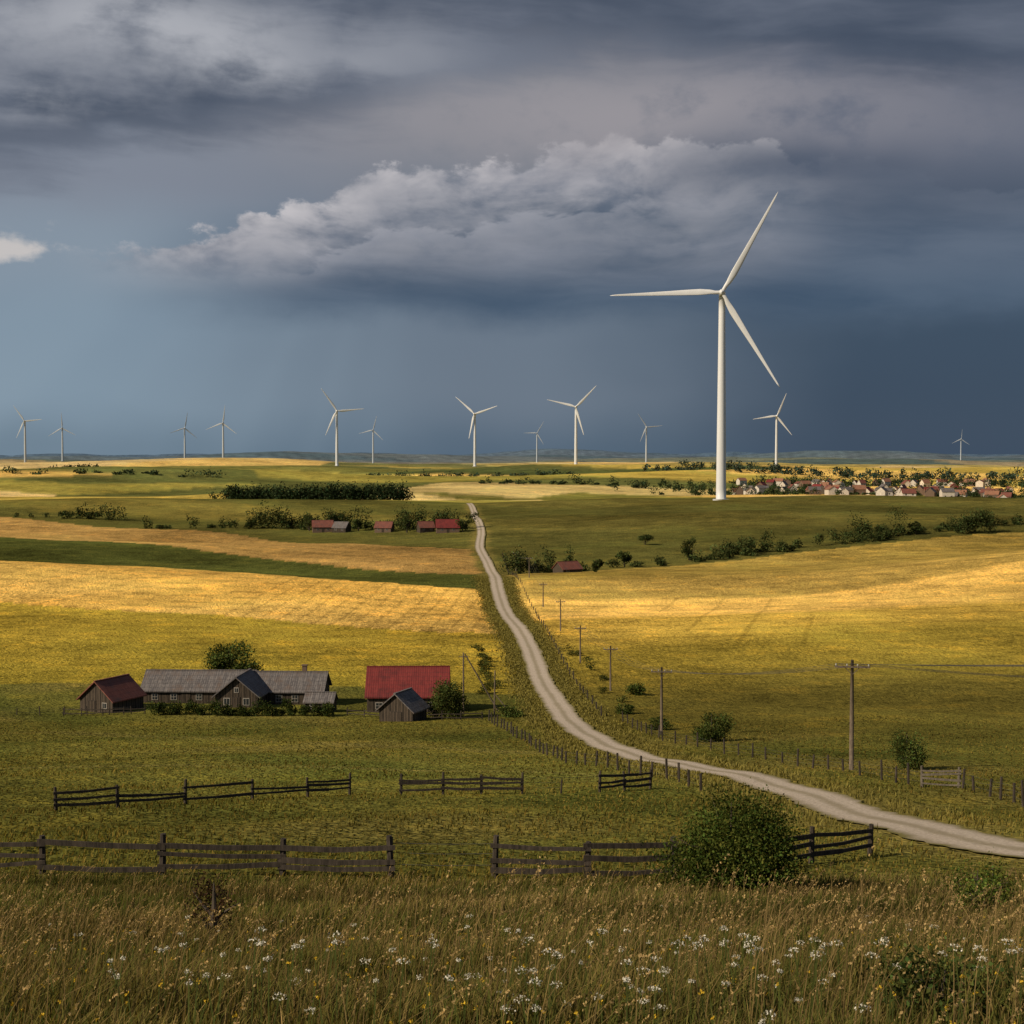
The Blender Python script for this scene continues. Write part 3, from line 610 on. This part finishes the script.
for p,q in zip(q0,far_):
    b.tube([p.lerp(q,i/14)-Vector((0,0,5*(i/14)*(1-i/14))) for i in range(15)],[.012]*15,4,0,False)
b.obj('power_lines',[M_wire]); upole(95,128.2,8.8,2.4,R(80))
z=h1(-7.2,210); b=MB(); b.tube([(-7.2,210,z-.5),(-7.2,210,z+9.2)],[.15,.10],8); b.beam((-7.9,210,z+8.6),(-6.5,210,z+8.6),.1,.1); b.tube([(-7.0,210,z+9),(-2.0,211,z+.2)],[.09,.12],8); b.obj('braced_pole',[M_pole])
z=h1(-2.6,208); b=MB(); b.tube([(-2.6,208,z-.5),(-2.5,208,z+6.5)],[.13,.09],8); b.tube([(-2.5,208,z+3),(.2,207,z-.1)],[.07,.08],6); b.obj('wooden_pole',[M_pole])

# ------------------------------------------------------------------ grass
def blades(x,y,h,wd,lean,colr,tipc=None):
    n=len(x); z=H(x,y); th=rng.uniform(0,2*np.pi,n); ld=rng.normal(.6,1.4,n)
    lx=np.cos(ld)*lean*h; ly=np.sin(ld)*lean*h; a=np.cos(th)*wd/2; b_=np.sin(th)*wd/2
    V=np.empty((n,5,3))
    V[:,0]=np.stack([x-a,y-b_,z-.03],1); V[:,1]=np.stack([x+a,y+b_,z-.03],1)
    V[:,2]=np.stack([x-a*.75+lx*.35,y-b_*.75+ly*.35,z+h*.55],1); V[:,3]=np.stack([x+a*.75+lx*.35,y+b_*.75+ly*.35,z+h*.55],1)
    V[:,4]=np.stack([x+lx,y+ly,z+h*(1-.3*lean)],1)
    i=np.arange(n)[:,None]*5; F=np.concatenate([i+np.array([[0,1,3]]),i+np.array([[0,3,2]]),i+np.array([[2,3,4]])],1).reshape(-1,3)
    c=np.repeat(colr[:,None,:],5,1)
    if tipc is not None: c[:,4]=tipc; c[:,2:4]=c[:,2:4]*.5+tipc[:,None,:]*.5
    return V.reshape(-1,3),F,c.reshape(-1,3)
def fan(n,y0,y1,pw,marg=.43,m0=1.2):
    q=rng.uniform(0,1,n); e=1-pw; y=(y0**e+q*(y1**e-y0**e))**(1/e)
    x=rng.uniform(-1,1,n)*(m0+marg*y); return x,y
def clump(x,y,s):
    return .5+.25*(np.sin(x*s+1.3*np.sin(y*s*.8))+np.sin(y*s*1.1+1.7*np.sin(x*s*.7+2)))
def pack(name,parts,m_):
    o=0;V=[];F=[];Cc=[]
    for v,f,c in parts: V.append(v);F.append(f+o);Cc.append(c);o+=len(v)
    return mesh_np(name,np.concatenate(V),np.concatenate(F),np.concatenate(Cc),m_)
G=np.array([(.065,.080,.018),(.105,.098,.026),(.155,.118,.042),(.085,.070,.025),(.26,.185,.075)])
n=155000; x,y=fan(n,3.0,41,.6); cl=clump(x,y,.9)*.4+clump(x,y,3.1)*.6
h=(.05+.36*cl**1.7)*rng.uniform(.6,1.35,n); ci=np.clip((rng.normal(1.5,1.2,n)+(.5-clump(x,y,.5))*2.6),0,4).astype(int)
c=G[ci]*rng.uniform(.6,1.3,(n,1))*(.55+.75*clump(x+4,y,.45))[:,None]; tip=c*1.25+np.array((.03,.02,.008))
pack('meadow_grass',[blades(x,y,h,.0045+.0005*y,rng.uniform(.15,.8,n),c,tip)],M_grass)
n=65000; x,y=fan(n,38,200,.7,.40,2)
k=np.abs(x-roadx(y))>2.8; x=x[k];y=y[k]; n=len(x)
h=.12*rng.uniform(.3,1.7,n)*(1+1.1*(clump(x,y,.25)-.5))
c=np.array((.13,.125,.028))*rng.uniform(.6,1.35,(n,1))*(.65+.65*clump(x,y,.12))[:,None]; c[:,0]*=rng.uniform(.9,1.4,n)
pack('pasture_grass',[blades(x,y,h,.012+.0009*y,rng.uniform(.2,.8,n),c,c*1.1)],M_grass)
n=40000; y=rng.uniform(0,1,n)**.7*420+60; sd_=rng.choice([-1,1],n); x=roadx(y)+sd_*(2.3+np.abs(rng.normal(0,1.9,n)))
c=np.array((.18,.155,.042))*rng.uniform(.5,1.4,(n,1)); pack('verge_grass',[blades(x,y,.32*rng.uniform(.3,1.5,n),.015+.0009*y,rng.uniform(.1,.7,n),c,c*1.2)],M_grass)
# seed-head stalks
n=8000; x,y=fan(n,3.7,38,1.0001); k=rng.uniform(0,1,n)<(.10+.9*clump(x,y,.8)**2); x=x[k];y=y[k];n=len(x)
h=(.38+.30*clump(x,y,.5))*rng.uniform(.5,1.35,n); ld=rng.normal(.3,.8,n); lean=rng.uniform(.08,.6,n); wd=.0022+.00022*y
z=H(x,y); th=rng.uniform(0,6.28,n)
P0=np.stack([x,y,z-.02],1); P1=P0+np.stack([np.cos(ld)*lean*h*.3,np.sin(ld)*lean*h*.3,h*.6],1); P2=P0+np.stack([np.cos(ld)*lean*h,np.sin(ld)*lean*h,h*(1-.25*lean)],1)
wv=np.stack([np.cos(th),np.sin(th)*.3,np.zeros(n)],1)*(wd/2)[:,None]
V=np.stack([P0-wv,P0+wv,P1-wv,P1+wv,P2-wv*.7,P2+wv*.7],1).reshape(-1,3); i=np.arange(n)[:,None]*6
F=np.concatenate([i+np.array([[0,1,3]]),i+np.array([[0,3,2]]),i+np.array([[2,3,5]]),i+np.array([[2,5,4]])],1).reshape(-1,3)
sc_=np.array((.27,.19,.08))*rng.uniform(.6,1.3,(n,1)); parts=[(V,F,np.repeat(sc_,6,0))]
K=20
tt=rng.uniform(0,1,(n,K)); dirv=(P2-P1); dirv/=np.linalg.norm(dirv,axis=1)[:,None]
hl=rng.uniform(.05,.16,n); Pp=P2[:,None,:]+dirv[:,None,:]*(tt*hl[:,None])[...,None]-dirv[:,None,:]*(.03)+np.array([.02,.0,-.012])*(tt**2)[...,None]+rng.normal(0,1,(n,K,3))*(.0042*(1-.6*tt))[...,None]
v,f,c=quads(Pp.reshape(-1,3),np.repeat(.009+.00042*y,K),np.repeat(np.array((.42,.30,.135))*rng.uniform(.45,1.3,(n,1)),K,0))
parts.append((v,np.concatenate([f[:,[0,1,2]],f[:,[0,2,3]]]),c)); pack('seeding_grass_stalks',parts,M_grass)
def flowers(name,fx,fy,fh,rad,K,ps,colr,stem=(.09,.11,.03)):
    n=len(fx); z=H(fx,fy); th=rng.uniform(0,6.28,n); top=np.stack([fx+rng.normal(0,.03,n),fy+rng.normal(0,.03,n),z+fh],1); base=np.stack([fx,fy,z],1)
    wv=np.tile(np.array([[.0025,0,0]]),(n,1)); V=np.stack([base-wv,base+wv,top+wv,top-wv],1).reshape(-1,3); i=np.arange(n)[:,None]*4
    parts=[(V,np.concatenate([i+np.array([[0,1,2]]),i+np.array([[0,2,3]])],1).reshape(-1,3),np.repeat(np.tile(np.array([stem]),(n,1)),4,0))]
    rr=np.sqrt(rng.uniform(0,1,(n,K)))*rad[:,None]; a=rng.uniform(0,6.28,(n,K))
    P=top[:,None,:]+np.stack([rr*np.cos(a),rr*np.sin(a),-.35*rr**2/rad[:,None]+rng.normal(0,.004,(n,K))],-1)
    v,f,c=quads(P.reshape(-1,3),ps,np.array(colr)*rng.uniform(.75,1.1,(n*K,1))); parts.append((v,np.concatenate([f[:,[0,1,2]],f[:,[0,2,3]]]),c))
    return pack(name,parts,M_petal)
def band(spots):
    X_=[];Y_=[]
    for (cx_,cy_,sx,sy,m_) in spots: X_.append(rng.normal(cx_,sx,m_)); Y_.append(rng.normal(cy_,sy,m_))
    return np.concatenate(X_),np.maximum(np.concatenate(Y_),4.6)
fx_,fy_=band([(.1,6.4,.6,.9,36),(.05,5.4,.3,.3,16),(.95,6.2,.35,.6,24),(1.5,6.4,.4,.6,14),(-1.6,6.2,.5,.7,18),(2.0,6.0,.4,.5,12),(-.8,5.6,.4,.4,10),(0,10,3.5,3,60)])
flowers('white_wildflowers',fx_,fy_,rng.uniform(.16,.44,len(fx_)),rng.uniform(.010,.034,len(fx_)),38,.009,(.64,.62,.54))
fx_,fy_=fan(340,4.4,20,.8,.36,.2); flowers('yellow_wildflowers',fx_,fy_,rng.uniform(.10,.34,len(fx_)),rng.uniform(.006,.011,len(fx_)),10,.011,(.60,.40,.04))
tree('low_shrub',1.85,6.0,.30,.75,3000,.026,70,(.045,.065,.018),.02,14)
tree('dry_shrub',-3.6,17.0,.9,.8,1100,.035,71,(.04,.026,.016),.1,8)
tree('weed_clump',8.6,26,.95,1.5,1800,.06,72,(.07,.10,.02),.02,12); tree('weed_clump',9.9,29,1.0,1.2,1500,.06,73,(.08,.11,.022),.02,12)

# ------------------------------------------------------------------ camera
cd=bpy.data.cameras.new('camera'); cd.lens=50; cd.sensor_width=36; cd.clip_start=.1; cd.clip_end=80000
co=bpy.data.objects.new('camera',cd); co.location=(0,0,EYE); co.rotation_euler=(R(90-2.09),0,0); sc.collection.objects.link(co); sc.camera=co
sc.view_settings.view_transform='Standard'; sc.view_settings.look='None'; sc.view_settings.exposure=0
